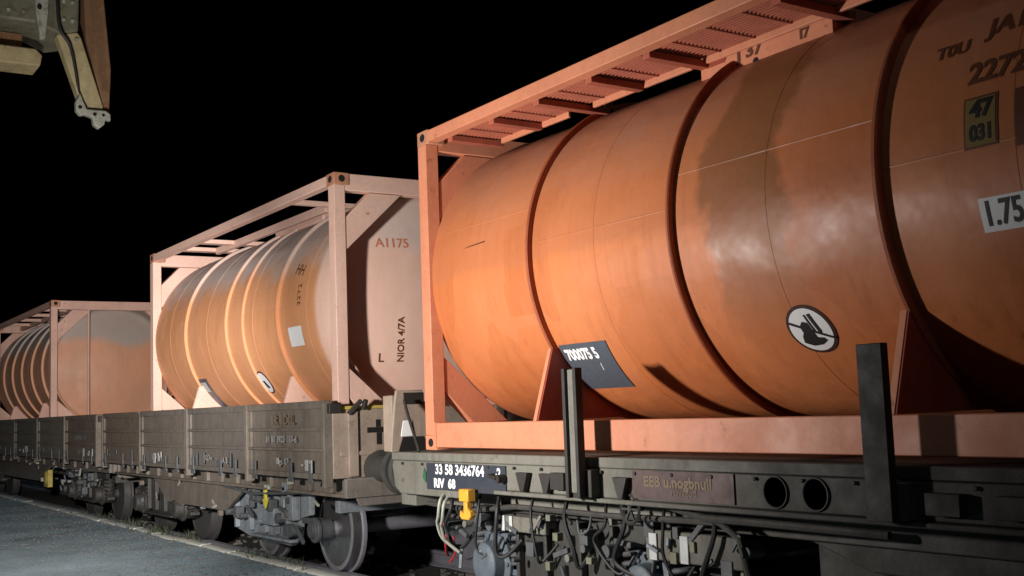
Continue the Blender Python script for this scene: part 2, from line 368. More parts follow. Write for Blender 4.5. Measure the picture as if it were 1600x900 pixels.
# ------------------------------------------------------------------ tank containers
CL, CW, CH = 6.058, 1.219, 2.591
def casting(root, x, y, z, m):
    b = MB(); hx, hy, hz = .089, .081, .059
    sx = 1 if x > 1 else -1; sy = 1 if y > 0 else -1
    b.box(x-hx, x+hx, y-hy, y+hy, z-hz, z+hz)
    o = b.build('corner_casting', m, root, .008)
    h = MB()
    for (c, ax, a1, a2) in (((x, y+sy*(hy+.001), z), 'Y', .04, .024), ((x+sx*(hx+.001), y, z), 'X', .034, .024)):
        pl = [(a1*math.cos(t*PI/8), a2*1.4*math.sin(t*PI/8)) for t in range(16)]
        if ax == 'Y': vs = [(c[0]+u, c[1], c[2]+w) for u, w in pl]
        else: vs = [(c[0], c[1]+u, c[2]+w) for u, w in pl]
        h.add(vs, [tuple(range(16))])
    h.each('hole', M['void'], o, smooth=0)
def end_frame(b, x0, x1):
    """posts, beams and corner braces of one end: an octagonal opening in a deep frame"""
    P = .115
    for s in (-1, 1):
        b.box(x0, x1, *sorted((s*CW, s*(CW-P))), .118, CH-.118)
        ya, yb = s*(CW-P), s*.70
        # corner braces top and bottom: broad plates that leave a small triangular hole in each corner
        e = .006
        for zz, sg in ((CH, -1), (0, 1)):
            top = .17 if sg < 0 else .20
            b.prism([(s*(CW-P-e), zz+sg*(top+.26)), (s*(CW-P-.26), zz+sg*(top+e)), (s*.50, zz+sg*(top+e)), (s*(CW-P-e), zz+sg*.74)], 'X', x0+.012, x1-.012)
    b.box(x0+.004, x1-.004, -CW+P, CW-P, CH-.17, CH-.008)
    b.box(x0+.004, x1-.004, -CW+P, CW-P, .008, .20)
def make_container(name, loc, label, fm, tm, rings, group, walkway=None, skirt=True):
    root = thing(name, loc, label, 'tank container', group)
    b = MB()
    end_frame(b, 0.006, .14); end_frame(b, CL-.14, CL-.006)
    for s in (-1, 1):
        y0, y1 = sorted((s*CW, s*(CW-.10)))
        b.box(.14, CL-.14, y0, y1, CH-.105, CH-.012)        # top side rail
        b.box(.165, CL-.165, y0+.004, y1-.004, .022, .215)  # bottom side rail
    for x in (.9, 2.2, 3.85, 5.15): b.box(x-.05, x+.05, -CW+.1, CW-.1, .03, .16)
    b.build('frame', fm, root, .006)
    j = MB()                                                # weld seam plates where rail meets casting
    for x in (.165, CL-.165):
        j.box(x-.012, x+.012, -CW-.004, -CW+.03, .02, .22)
    j.each('joint_plate', fm, root)
    for x in (.0895, CL-.0895):
        for s in (-1, 1):
            casting(root, x, s*(CW-.08), .0595, M['casting'] if fm is not M['frame_a'] else fm)
            casting(root, x, s*(CW-.08), CH-.0595, M['casting'])
    # shell with knuckled, dished ends
    r = TR; kr = .12; rim = .42; dd = .17; prof = []
    for i in range(13):
        t = i/12; prof.append((rim-.05-dd*(1-t*t), t*(r-.03-kr)))
    for i in range(1, 8):
        a = PI/2*i/8; prof.append((rim-.05+kr-kr*math.cos(a), r-.03-kr+kr*math.sin(a)))
    left = prof + [(rim+.05, r-.026), (.1, r-.026), (.1, r-.002), (.115, r)]
    mid = [(.5+i*(CL-1.0)/14, r) for i in range(15)]
    right = [(CL-x, rr) for x, rr in left[::-1]]
    tank = MB().lathe(left+mid+right, (0, 0, TZ), 'X', 144).build('tank', tm, root)
    for (x, w, h) in rings:
        rm = M['ring_a'] if tm is M['tank_a'] else tm
        MB().lathe([(x-w/2, r-.01), (x-w/2, r+h*.86), (x-w/2+.008, r+h), (x+w/2-.008, r+h), (x+w/2, r+h*.86), (x+w/2, r-.01)], (0, 0, TZ), 'X', 128, closed=True).build('stiffening_ring', rm, tank)
    for x in (.82, 2.27, 3.80, 5.28):
        MB().lathe([(x-.008, r-.004), (x-.004, r+.0018), (x+.004, r+.0018), (x+.008, r-.004)], (0, 0, TZ), 'X', 144, closed=True).build('weld_seam', tm, tank)
    for xa, xb, zz in ((.3, 1.53, 1.72), (1.57, 3.02, 1.46), (3.06, 4.55, 1.66), (4.58, 5.75, 1.40)):
        th = math.asin((zz-TZ)/r); sm = MB(); d = .007/r
        sm.add([(x, -(r+h)*math.cos(th+k*d), TZ+(r+h)*math.sin(th+k*d)) for x in (xa, xb) for k, h in ((-1, -.001), (0, .002), (1, -.001))], [(0, 3, 4, 1), (1, 4, 5, 2)]); sm.build('weld_seam', tm, tank)
    # saddles under the shell
    for x in (1.56, CL-1.5):
        for s in (-1, 1):
            poly = []
            for i in range(9):
                th = rad(-33) - i*rad(34)/8
                poly.append((s*(TR-.004)*math.cos(th), TZ+(TR-.004)*math.sin(th)))
            poly = [(s*(CW-.02), .217), (s*(CW-.17), .72)] + poly + [(s*.45, .217)]
            sd = MB().prism(poly, 'X', x-.012, x+.012).build('saddle', M['dark_red'] if tm is M['tank_a'] else fm, root, .002)  # near container's plate coloured dark to stand for its shaded face
            MB().obox((x-.02, s*(CW-.095), .465), ((1, 0, 0), (0, s*-.15, .50), (0, .50, s*.15)), (.019, .262, .006)).build('edge_strip', fm, sd)
    return root, tank

# container nearest the camera
G1 = 'orange tank containers standing in a row on the train'
c1, t1 = make_container('tank_container', (0, 0, 1.25), 'big orange tank container filling the right half, standing on the flat wagon with stakes', M['frame_a'], M['tank_a'],
                    [(1.55, .030, .046), (3.045, .030, .048), (4.565, .034, .052)], G1)
# walkway along the top edge
wk = MB()
for y in [-1.10+.033*i for i in range(14)]: wk.box(.34, 5.7, y-.0065, y+.0065, 2.512, 2.532)
for x in [.6+.3*i for i in range(17)]: wk.box(x-.006, x+.006, -1.118, -.672, 2.505, 2.512)
w = wk.build('walkway', M['grating'], c1)
for x, ye in ((.36, -.62), (.98, -.66), (1.58, -.44), (2.2, -.66), (2.80, -.44), (3.9, -.5), (5.0, -.5)):
    bb = MB().box(x-.035, x+.035, -1.118, ye, 2.455, 2.503)
    if ye > -.5: bb.box(x-.035, x+.035, ye-.03, ye, 2.40, 2.545)
    bb.build('bearer', M['grating'], w, .004)
for xa, xb in ((.42, 1.36), (1.66, 2.72), (2.86, 5.6)):
    MB().box(xa, xb, -.668, -.640, 2.47, 2.575).build('kick_rail', M['frame_a'], w, .006)
sp = MB().box(2.76, 3.86, -.62, -.595, 2.31, 2.56); sp.box(2.76, 2.785, -.594, .595, 2.31, 2.56); sp.box(3.835, 3.86, -.594, .595, 2.31, 2.56)
sp = sp.build('spill_box', M['frame_a'], c1, .004)
flat_text('J 37', .11, M['letter_faded'], sp, 3.20, -.624, 2.46, bold=.004, sx=1.3)
flat_text('  I7', .085, M['letter_faded'], sp, 3.62, -.624, 2.44, bold=.003, sx=1.2)
MB().add([(3.25+u, -.625, 2.385+v) for u, v in circ(.022, 12)], [tuple(range(12))]).build('bolt_hole', M['void'], sp)
MB().add([(2.82+u, -.625, 2.45+v) for u, v in [(0, 0), (.16, 0), (.22, .09), (.17, .09), (.14, .03), (.02, .03)]], [tuple(range(6))]).build('bracket_mark', M['dark_red'], sp)
# data plate bent round the belly
pl = tank_patch([(-.28, -.22), (.24, -.22), (.29, .20), (-.24, .20)], 1.83, .58, M['plate_slate'], c1, .006, 'data_plate')
tag(pl, 'slate grey plate with a white number on it')
tank_text('700075 5', 1.80, .665, .12, M['white'], pl, .010, bold=.006, sx=.78)
tank_text('/', 1.93, .575, .09, M['white'], pl, .010)
# round prohibition sign
sg = tank_patch(circ(.158), 3.87, .675, M['letter_brown'], c1, .005, 'warning_sign'); tag(sg, 'round white no-step sign with a dark rim')
f = tank_patch(circ(.138), 3.87, .675, M['white'], sg, .008, 'sign_face')
tank_patch([(-.142, .055), (.137, -.068), (.142, -.054), (-.136, .07)], 3.87, .675, M['letter_black'], sg, .011, 'slash')
tank_patch([(-.085, -.075), (-.03, -.10), (.03, -.095), (.075, -.07), (.06, -.05), (.02, -.045), (.01, .0), (.0, .05), (-.03, .06), (-.06, .03), (-.055, -.01), (-.075, -.035)], 3.87, .675, M['letter_black'], sg, .012, 'boot_symbol')
tank_patch([(.022, .10), (.044, .105), (.072, -.01), (.055, -.03)], 3.87, .675, M['letter_black'], sg, .012, 'bar_symbol')
tank_patch([(-.002, .10), (.008, .10), (.032, .0), (.022, -.01)], 3.87, .675, M['letter_black'], sg, .012, 'bar_symbol')
# lettering further right on the shell
tank_text('2272', 5.19, 1.74, .145, M['letter_faded'], c1, bold=.005)
tank_text('JA15', 5.24, 1.96, .14, M['letter_faded'], c1, bold=.004)
tank_text('T0U', 4.93, 1.90, .10, M['letter_faded'], c1, bold=.003)
yp = tank_patch(rect(.17, .24), 5.12, 1.51, M['letter_faded'], c1, .004, 'height_panel')
tank_patch(rect(.15, .22), 5.12, 1.51, M['letter_yellow'], yp, .006, 'panel_face')
tank_text('47', 5.125, 1.565, .11, M['letter_black'], yp, .009, bold=.005); tank_text('031', 5.125, 1.455, .10, M['letter_black'], yp, .009, bold=.004, sx=.8)
tank_patch(rect(.16, .26), 5.37, 1.49, M['letter_faded'], c1, .004, 'dark_panel')
wp = tank_patch(rect(.52, .155), 5.33, 1.09, M['white'], c1, .004, 'weight_label')
tank_text('1.75', 5.18, 1.09, .16, M['letter_black'], wp, .008, bold=.003, sx=.72); tank_text('R', 5.36, 1.13, .08, M['letter_black'], wp, .008, bold=.004); tank_text('2', 5.37, 1.045, .08, M['letter_black'], wp, .008, bold=.004)
# faint ghost panel scuffs
tank_patch([(-.16, 0), (.16, .012), (.17, .022), (-.05, .012)], .76, 1.545, M['letter_brown'], t1, .003, 'scratch')

# second container
c2, t2 = make_container('tank_container', (-1.634-CL, 0, 1.25), 'pale orange tank container in the middle, standing inside the wagon with raised sides', M['frame_b'], M['tank_b'],
                    [(1.50, .045, .036), (2.98, .045, .030), (3.52, .035, .026), (4.56, .045, .036)], G1)
for x0_, x1_ in ((1.05, 1.2), (1.75, 1.9), (4.72, 4.80)): MB().box(x0_, x1_, -1.118, 1.118, 2.50, 2.55).build('cross_bar', M['frame_b'], c2, .005)
MB().box(1.2, 4.7, -.70, -.64, 2.46, 2.55).build('walkway_bar', M['frame_b'], c2, .006)
MB().box(2.9, 4.3, -.55, .55, 2.44, 2.57).build('manway_cover', M['frame_b'], c2, .02)
tank_patch(rect(.34, .20), 4.96, 1.11, M['white'], c2, .005, 'white_label')
pl = tank_patch(rect(.34, .46), 1.65, .62, M['plate_slate'], c2, .006, 'data_plate'); tank_patch(rect(.2, .14), 1.65, .71, M['whitedull'], pl, .010, 'number_strip')
sg = tank_patch(circ(.15), 3.62, .69, M['letter_brown'], c2, .005, 'warning_sign'); tank_patch(circ(.132), 3.62, .69, M['white'], sg, .008, 'sign_face')
tank_patch([(-.02, .03), (.03, .03), (.07, -.07), (.0, -.07)], 3.62, .69, M['letter_black'], sg, .011, 'boot_symbol')
tank_text('HH', 5.0, 1.78, .17, M['letter_faded'], c2, rot=-.2); tank_text('22T2', 5.1, 1.52, .11, M['letter_faded'], c2, rot=PI/2)
def dish_text(body, x, y, z, size, m, parent, rot=0):
    vs, fs = text_mesh(body, size, .002); out = []
    for p in vs:
        u = p.x*math.cos(rot)-p.y*math.sin(rot); w_ = p.x*math.sin(rot)+p.y*math.cos(rot)
        yy = y+u; zz = z+w_; t = math.hypot(yy, zz-TZ)/(TR-.15)
        xx = CL-(.42-.05-.17*(1-t*t)) + .006
        out.append((xx, yy, zz))
    return MB().add(out, fs).build('lettering', m, parent, smooth=0)
dish_text('NIOR 4/7A', 0, -.42, 1.02, .095, M['letter_faded'], c2, PI/2)
dish_text('L', 0, -.62, .84, .12, M['letter_faded'], c2); dish_text('A1175', 0, -.47, 1.98, .13, M['frame_a'], c2)

# third container, far left
c3, t3 = make_container('tank_container', (-14.05-CL, 0, 1.25), 'distant dull orange tank container with many ribs at the far left of the train', M['frame_c'], M['tank_c'],
                    [(1.2, .09, .04), (2.2, .09, .04), (3.2, .09, .04), (4.2, .09, .04), (5.2, .09, .04)], G1)
for x0_ in (1.2, 2.4, 3.6, 4.8): MB().box(x0_, x0_+.08, -1.118, 1.118, 2.49, 2.55).build('cross_bar', M['frame_c'], c3, .005)
MB().box(.2, 5.8, -.7, -.64, 2.46, 2.55).build('walkway_bar', M['frame_c'], c3)
MB().cyl((CL-.02, -.55, .2), (CL-.02, -.55, 2.42), .022, 12).build('end_pipe', M['frame_c'], c3)
MB().box(CL-.03, CL-.008, .86, .90, .2, 2.42).build('end_pipe', M['frame_c'], c3)

# ------------------------------------------------------------------ bogies
def make_bogie(parent, x, main, dark, exposed=False, box=None, k=1):
    root = bpy.data.objects.new('bogie', None); COL.objects.link(root); root.parent = parent; root.location = (x, 0, 0)
    fr = MB()
    for s in (-1, 1):
        y0, y1 = sorted((s*.985, s*1.045))
        if exposed and s < 0:      # boxy side frame that stops short of the outer wheel
            fr.prism([(-1.42, .50), (-1.30, .30), (-.9, .24), (.30, .22), (.50, .30), (.56, .52), (.80, .56), (.82, .80), (.74, .86), (-1.2, .86), (-1.42, .78)], 'Y', y0, y1)
            fr.box(-1.35, .52, -1.12, -.97, .84, .875)
            for xx in (-1.2, -.75, -.3, .0, .32): fr.box(xx-.03, xx+.03, -1.10, -1.046, .32, .80)
            fr.box(-.6, .5, -1.14, -1.046, .27, .30); fr.box(-.28, .1, -1.15, -1.046, .42, .60); fr.box(.28, .58, -1.14, -1.046, .50, .74)
            continue
        fr.prism([(-.62, .40), (-.45, .30), (.45, .30), (.62, .40), (.66, .66), (1.08, .66), (1.13, .74), (1.10, .80), (.50, .84), (.32, .78), (-.32, .78), (-.50, .84), (-1.10, .80), (-1.13, .74), (-1.08, .66), (-.66, .66)], 'Y', y0, y1)
        fr.box(-1.13, 1.13, *sorted((s*.96, s*1.09)), .802, .83)                    # top flange
        for xx in (-.55, -.2, .2, .55): fr.box(xx-.02, xx+.02, *sorted((s*1.046, s*1.10)), .34, .78)    # ribs
        fr.box(-.60, .60, *sorted((s*1.0, s*1.13)), .285, .31)
    fr.box(-.22, .22, -.98, .98, .52, .76)
    for xx in (-1.25, 1.25): fr.box(xx-.05, xx+.05, -.95, .95, .60, .72)
    fr.build('bogie_frame', main, root, .008)
    for xa in (-.9, .9):
        wh = MB()
        for s in (-1, 1):
            wh.lathe([(s*.685, .14), (s*.69, .36), (s*.68, .40), (s*.68, .452), (s*.712, .450), (s*.722, .424), (s*.815, .417), (s*.82, .375), (s*.775, .36), (s*.765, .2), (s*.79, .15), (s*.80, .10)], (xa, 0, .42), 'Y', 56)
        wh.cyl((xa, -1.0, .42), (xa, 1.0, .42), .075, 20)
        wh.build('wheelset', M['wheel'] if main is M['bogie_light'] else M['wheel_dark'], root)
        tr = MB()
        for s in (-1, 1): tr.lathe([(s*.724, .4255), (s*.812, .4185)], (xa, 0, .42), 'Y', 56)
        tr.each('tread', M['steel'] if main is M['bogie_light'] else M['wheel_dark'], root)
        for s in (-1, 1):
            ab = MB()
            if exposed and s < 0:
                if xa < 0: continue
                ab.lathe([(s*.87, 0), (s*.87, .10), (s*1.0, .105), (s*1.01, .125), (s*1.05, .125), (s*1.055, .08), (s*1.09, .075), (s*1.09, 0)], (xa, 0, .42), 'Y', 28)
                ab.box(xa-.34, xa-.02, -1.03, -.93, .47, .53)
                ab.build('axle_box', dark, root, .006); continue
            ab.lathe([(s*.87, .0), (s*.87, .135*k), (s*1.03, .14*k), (s*1.04, .165*k), (s*1.075, .165*k), (s*1.085, .125*k), (s*1.17, .12*k), (s*1.19, .095*k), (s*1.19, .05*k), (s*1.18, 0)], (xa, 0, .42), 'Y', 28)
            ab.box(xa-.30, xa+.30, *sorted((s*.93, s*1.05)), .34, .385)             # spring wings
            ab.box(xa-.16, xa+.16, *sorted((s*.90, s*1.06)), .50, .64)
            for kk in range(6):
                a = kk*PI/3; ab.cyl((xa+.145*k*math.cos(a), s*1.07, .42+.145*k*math.sin(a)), (xa+.145*k*math.cos(a), s*1.095, .42+.145*k*math.sin(a)), .016, 8)
            ab.build('axle_box', box or main, root, .006)
            for d in (-.24, .24):
                MB().helix((xa+d, s*1.0), .066, .388, .655, 4.5, .018).build('coil_spring', dark, root)
        br = MB()
        for s in (-1, 1):
            for d in ((-1,) if xa > 0 else (1,)):
                br.prism([(xa+d*.46, .26), (xa+d*.54, .28), (xa+d*.52, .62), (xa+d*.45, .60)], 'Y', *sorted((s*.70, s*.80)))
                br.bar((xa+d*.50, s*.75, .6), (xa+d*.42, s*.75, .84), .04, .03, (0, 1, 0))
        br.each('brake_block', dark, root)
    return root

# ------------------------------------------------------------------ flat wagon with stakes under the first container
w1 = thing('flat_wagon', (-.44, 0, 0), 'grey flat wagon with upright stakes and a number panel under the nearest container', 'railway wagon')
X0 = -.44; L1 = 13.6
def wx(x): return x-X0
b = MB()
b.box(0, L1, -1.30, 1.30, 1.17, 1.235)                                  # deck
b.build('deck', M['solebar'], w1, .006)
b = MB()
for s in (-1, 1):
    y = s*1.30
    # solebar with rounded end, deepening along the wagon
    b.prism([(0.02, 1.168), (0, 1.12), (.04, .95), (.14, .90), (1.18, .90), (1.23, .95), (1.50, .985), (L1-.14, .985), (L1, 1.05), (L1, 1.168)], 'Y', *sorted((y*.997, s*1.22)))
    b.box(1.6, L1-.3, *sorted((s*1.22, s*1.325)), .955, .984)            # bottom flange
    b.box(.3, L1-.3, *sorted((s*.95, s*1.0)), .80, 1.168)
b.box(.001, .25, -1.22, 1.22, .80, 1.168); b.box(L1-.25, L1, -1.22, 1.22, .80, 1.168)
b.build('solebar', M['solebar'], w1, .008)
b = MB()
b.box(4.2, 7.6, -.9, .9, .40, .95); b.box(8, 9.3, -1.1, -.2, .45, .95)
b.prism([(3.6, .98), (4.6, .66), (8.9, .66), (9.9, .98)], 'Y', -.95, -.86)
b.each('underframe_box', M['wagon_dark'], w1, .01)
# deck edge details: brackets, pockets and bolts
b = MB()
for x in (1.55, 1.83, 2.62): 
    b.prism([(wx(x)-.07, 1.12), (wx(x)+.07, 1.12), (wx(x)+.02, .99), (wx(x)-.02, .99)], 'Y', -1.345, -1.303)
b.box(wx(1.9), wx(2.05), -1.35, -1.303, 1.02, 1.13)
for x in (4.9, 5.25, 6.0): b.box(wx(x)-.09, wx(x)+.09, -1.36, -1.303, 1.02, 1.12)
for x in [.2+.33*i for i in range(38)]: b.cyl((x, -1.302, 1.145), (x, -1.315, 1.145), .012, 8)
b.each('solebar_bracket', M['stake'], w1, .004)
for x in (3.86, 4.13):
    h = MB().cyl((wx(x), -1.302, 1.08), (wx(x), -1.303, 1.08), .075, 24).build('solebar_hole', M['void'], w1)
    MB().lathe([(0, .076), (-.006, .078), (-.006, .084), (0, .086)], (wx(x), -1.303, 1.08), 'Y', 28).build('hole_rim', M['wagon_dark'], h)
# stakes
for i, x in enumerate((2.26, 4.61, 6.95, 9.3)):
    s_ = MB(); u = wx(x)
    if i > 0: s_.box(u-.07, u+.075, -1.425, -1.376, .985, 1.80)
    else:
        pass
    w_ = .095 if i == 0 else .075
    if i == 0: s_.box(u-.075, u-.042, -1.43, -1.375, .985, 1.80); s_.box(u+.042, u+.075, -1.43, -1.375, .985, 1.80); s_.box(u-.042, u+.042, -1.40, -1.38, .985, 1.795)
    o = s_.build('stake', M['stake'], w1, .004)
    MB().box(u-.12, u+.12, -1.374, -1.303, .99, 1.16).build('stake_pocket', M['wagon_dark'], o, .006)
    if i == 0: MB().box(u-.038, u+.038, -1.408, -1.4035, 1.02, 1.79).build('stake_web', M['wagon'], o)
# number panel
pn = MB().box(wx(.16), wx(1.30), -1.306, -1.3025, .955, 1.158).build('number_panel', M['plate_blue'], w1); tag(pn, 'dark blue panel with the white wagon number')
flat_text('33 58 3436764', .105, M['white'], pn, wx(.66), -1.309, 1.108, bold=.003, sx=1.13)
flat_text('-2', .10, M['white'], pn, wx(1.20), -1.309, 1.10, bold=.003)
flat_text('RIV  68', .095, M['white'], pn, wx(.44), -1.309, 1.003, bold=.004, sx=1.15)
MB().add([(wx(.115)+u, -1.304, 1.06+v) for u, v in ((0, .06), (.03, .02), (.025, -.06), (-.025, -.02))], [(0, 1, 2, 3)]).build('green_mark', M['green'], w1, smooth=0)
hd = MB().tube([(wx(1.16), -1.31, 1.09), (wx(1.18), -1.37, 1.09), (wx(1.27), -1.37, 1.075), (wx(1.29), -1.33, 1.07)], .014); hd.cyl((wx(1.28), -1.31, 1.07), (wx(1.28), -1.37, 1.07), .03, 14)
hd.build('latch', M['stake'], w1)
pb = MB().box(wx(2.70), wx(3.56), -1.3065, -1.3025, 1.0, 1.165).build('maroon_panel', M['plate_brown'], w1)
flat_text('EEB u.nogbnull', .085, M['letter_tan'], pb, wx(3.10), -1.3095, 1.10, bold=.003, sx=1.15)
flat_text('rovagod', .055, M['letter_tan'], pb, wx(3.16), -1.3095, 1.045, sx=1.2)
# amber lashing hook
hk = MB()
hk.box(wx(.80), wx(.93), -1.40, -1.33, .895, .985)
hk.prism([(wx(.845), .895), (wx(.895), .895), (wx(.895), .84), (wx(.93), .83), (wx(.94), .79), (wx(.91), .765), (wx(.81), .765), (wx(.785), .79), (wx(.795), .83), (wx(.82), .815), (wx(.845), .81)], 'Y', -1.39, -1.34)
tag(hk.build('lashing_hook', M['orange_hook'], w1, .008), 'amber painted hook')
# buffers
def buffers(parent, xe, sgn, m):
    for s in (-1, 1):
        bf = MB(); bf.lathe([(xe, 0), (xe, .17), (xe+sgn*.03, .17), (xe+sgn*.04, .125), (xe+sgn*.36, .105), (xe+sgn*.37, .085), (xe+sgn*.58, .085), (xe+sgn*.58, 0)], (0, s*.875, 1.05), 'X', 28)
        o = bf.build('buffer', m, parent)
        hb = MB(); hb.lathe([(xe+sgn*.575, 0), (xe+sgn*.575, .20), (xe+sgn*.60, .225), (xe+sgn*.625, .20), (xe+sgn*.632, 0)], (0, s*.875, 1.05), 'X', 32)
        hb.build('buffer_head', M['steel'] if s > 0 else m, o)
    ck = MB(); ck.box(*sorted((xe, xe+sgn*.12)), -.07, .07, .98, 1.12); ck.cable([(xe+sgn*.12, 0, 1.05), (xe+sgn*.3, 0, 1.03), (xe+sgn*.36, 0, .96), (xe+sgn*.3, 0, .88)], .03)
    ck.build('draw_hook', M['wagon_dark'], parent)
    hs = MB()
    for y in (-.32, .32): hs.cable([(xe, y, .95), (xe+sgn*.12, y, .93), (xe+sgn*.25, y*.9, .78), (xe+sgn*.33, y*.7, .58), (xe+sgn*.26, y*.5, .50), (xe+sgn*.1, y*.5, .55)], .025)
    hs.each('brake_hose', M['black'], parent)
buffers(w1, 0, -1, M['wagon_dark'])
# end pedestal with socket on the left end of the flat wagon
pd = MB()
pd.prism([(-1.36, 1.237), (-.90, 1.237), (-1.04, 1.62), (-1.05, 1.74), (-1.30, 1.74), (-1.32, 1.60)], 'X', wx(-.36), wx(-.33))
pd.box(wx(-.52), wx(-.36), -1.33, -1.295, 1.237, 1.70); pd.bar((wx(-.36), -1.02, 1.64), (wx(-.36), -.88, 1.25), .05, .04)
pd.box(wx(-.50), wx(-.36), -1.30, -1.05, 1.56, 1.60)
pdo = pd.build('end_pedestal', M['endwall'], w1, .008)
MB().box(wx(-.345), wx(-.322), -1.24, -1.04, 1.62, 1.72).build('socket', M['stake'], pdo, .01)
MB().prism([(-1.27, 1.36), (-1.14, 1.36), (-1.165, 1.49), (-1.245, 1.49)], 'X', wx(-.329), wx(-.322)).build('white_tag', M['white'], pdo, .004)
MB().prism([(-1.29, 1.24), (-1.00, 1.24), (-1.06, 1.355), (-1.25, 1.355)], 'X', wx(-.329), wx(-.3245)).build('opening', M['void'], pdo)
MB().cable([(wx(-.25), -1.27, 1.66), (wx(-.20), -1.27, 1.55), (wx(-.05), -1.27, 1.3), (wx(-.02), -1.27, 1.24)], .013).build('end_handrail', M['stake'], w1)
bo = make_bogie(w1, wx(1.65), M['bogie_dark'], M['bogie'], False, M['axle_blue'], 1.3)
bo2 = copy_tree(bo, w1); bo2.location.x = L1-2.1
# brake rigging, pipes, cables under the near bogie
b = MB()
b.tube([(wx(-.1), -1.15, .82), (wx(.6), -1.16, .80), (wx(1.2), -1.17, .86), (wx(2.3), -1.18, .86), (wx(3.3), -1.18, .88), (wx(3.45), -1.18, .80), (wx(3.5), -1.16, .55)], .02)
b.tube([(wx(.2), -1.13, .74), (wx(.9), -1.13, .70), (wx(1.5), -1.13, .74)], .016)
b.tube([(wx(2.9), -1.2, .95), (wx(3.2), -1.2, .90), (wx(3.7), -1.2, .90), (wx(4.4), -1.1, .88)], .022)
b.each('brake_pipe', M['wagon_dark'], w1)
b = MB()
for k in range(9):
    x = wx(.35+k*.36+random.uniform(-.1, .1)); 
    b.cable([(x, -1.16, .92), (x+.04, -1.21, .80), (x+random.uniform(-.1, .12), -1.20, .62+random.uniform(-.1, .1)), (x+random.uniform(.05, .22), -1.16, .50), (x+.2, -1.1, .62)], .011 if k % 2 else .016, 7)
b.each('brake_cable', M['black'], w1)
b = MB()
for x, z in ((.42, .92), (.48, .9)): b.cable([(wx(x), -1.31, z), (wx(x)+.03, -1.36, z-.05), (wx(x)+.0, -1.36, z-.16), (wx(x)-.07, -1.33, z-.22), (wx(x)-.09, -1.28, z-.33), (wx(x)-.03, -1.2, z-.42)], .012)
b.each('tie_cord', M['spreader_pale'], w1)
b = MB(); b.cable([(wx(-.10), -1.0, .80), (wx(-.06), -1.05, .68), (wx(.0), -1.05, .60), (wx(-.02), -1.05, .50), (wx(-.10), -1.0, .42), (wx(-.16), -.95, .38)], .011); b.cable([(wx(.02), -1.0, .55), (wx(.04), -1.0, .42), (wx(-.05), -1.0, .34)], .009)
b.each('red_cable', M['red'], w1)
b = MB()
b.lathe([(-.012, .085), (0, .097), (.012, .085), (0, .073)], (wx(2.66), -1.30, .93), 'Y', 24, closed=True)
for a in range(3): b.bar((wx(2.66)-.08*math.cos(a*PI/3), -1.30, .93-.08*math.sin(a*PI/3)), (wx(2.66)+.08*math.cos(a*PI/3), -1.30, .93+.08*math.sin(a*PI/3)), .012, .012, (0, 1, 0))
b.cyl((wx(2.66), -1.2, .93), (wx(2.66), -1.31, .93), .018, 10)
b.build('hand_wheel', M['wagon_dark'], w1)
b = MB()
b.box(wx(1.0), wx(1.55), -1.16, -1.12, .68, .79); b.box(wx(2.62), wx(3.45), -1.16, -1.11, .62, .80)
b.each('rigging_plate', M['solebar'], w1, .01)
for x in (2.70, 2.98): MB().box(wx(x)-.035, wx(x)+.035, -1.172, -1.163, .62, .78).build('white_stripe', M['whitedull'], w1, .003)
for x in (1.03, 1.13): MB().box(wx(x)-.02, wx(x)+.02, -1.170, -1.163, .68, .79).build('white_stripe', M['whitedull'], w1, .003)
b = MB()
for k in range(16):
    x = wx(.2+k*.22+random.uniform(-.06, .06)); z = .62+random.uniform(-.08, .2)
    if k % 3 == 0: b.cyl((x, -1.05, z), (x, -1.17, z), .03+.02*random.random(), 12)
    elif k % 3 == 1: b.bar((x-.1, -1.15, z), (x+.08, -1.16, z+random.uniform(-.16, .16)), .03, .035)
    else: b.box(x-.04, x+.05, -1.17, -1.08, z-.05, z+.05)
b.each('brake_linkage', M['bogie'], w1, .004)
for k in range(34):
    q = MB(); x = wx(random.uniform(.25, 3.5)); z = random.uniform(.42, .84); y = -1.17-.03*random.random(); t = random.random()
    if t < .35: q.bar((x, y, z), (x+random.uniform(-.12, .12), y-.01, z+random.uniform(-.15, .15)), .018, .022)
    elif t < .6: q.box(x-.02, x+.015+.03*random.random(), y, y+.05, z-.02, z+.02+.03*random.random())
    elif t < .8: q.cyl((x, y, z), (x, y+.06, z), .012+.02*random.random(), 10)
    else: q.cable([(x, y, z), (x+.05, y-.02, z-.08), (x+.12, y, z-.05), (x+.16, y, z+.06)], .009)
    q.build('brake_fitting', random.choice((M['bogie_light'], M['bogie'], M['spreader_pale'], M['wagon'], M['spreader_green'], M['bogie_dark'])), w1, .002)

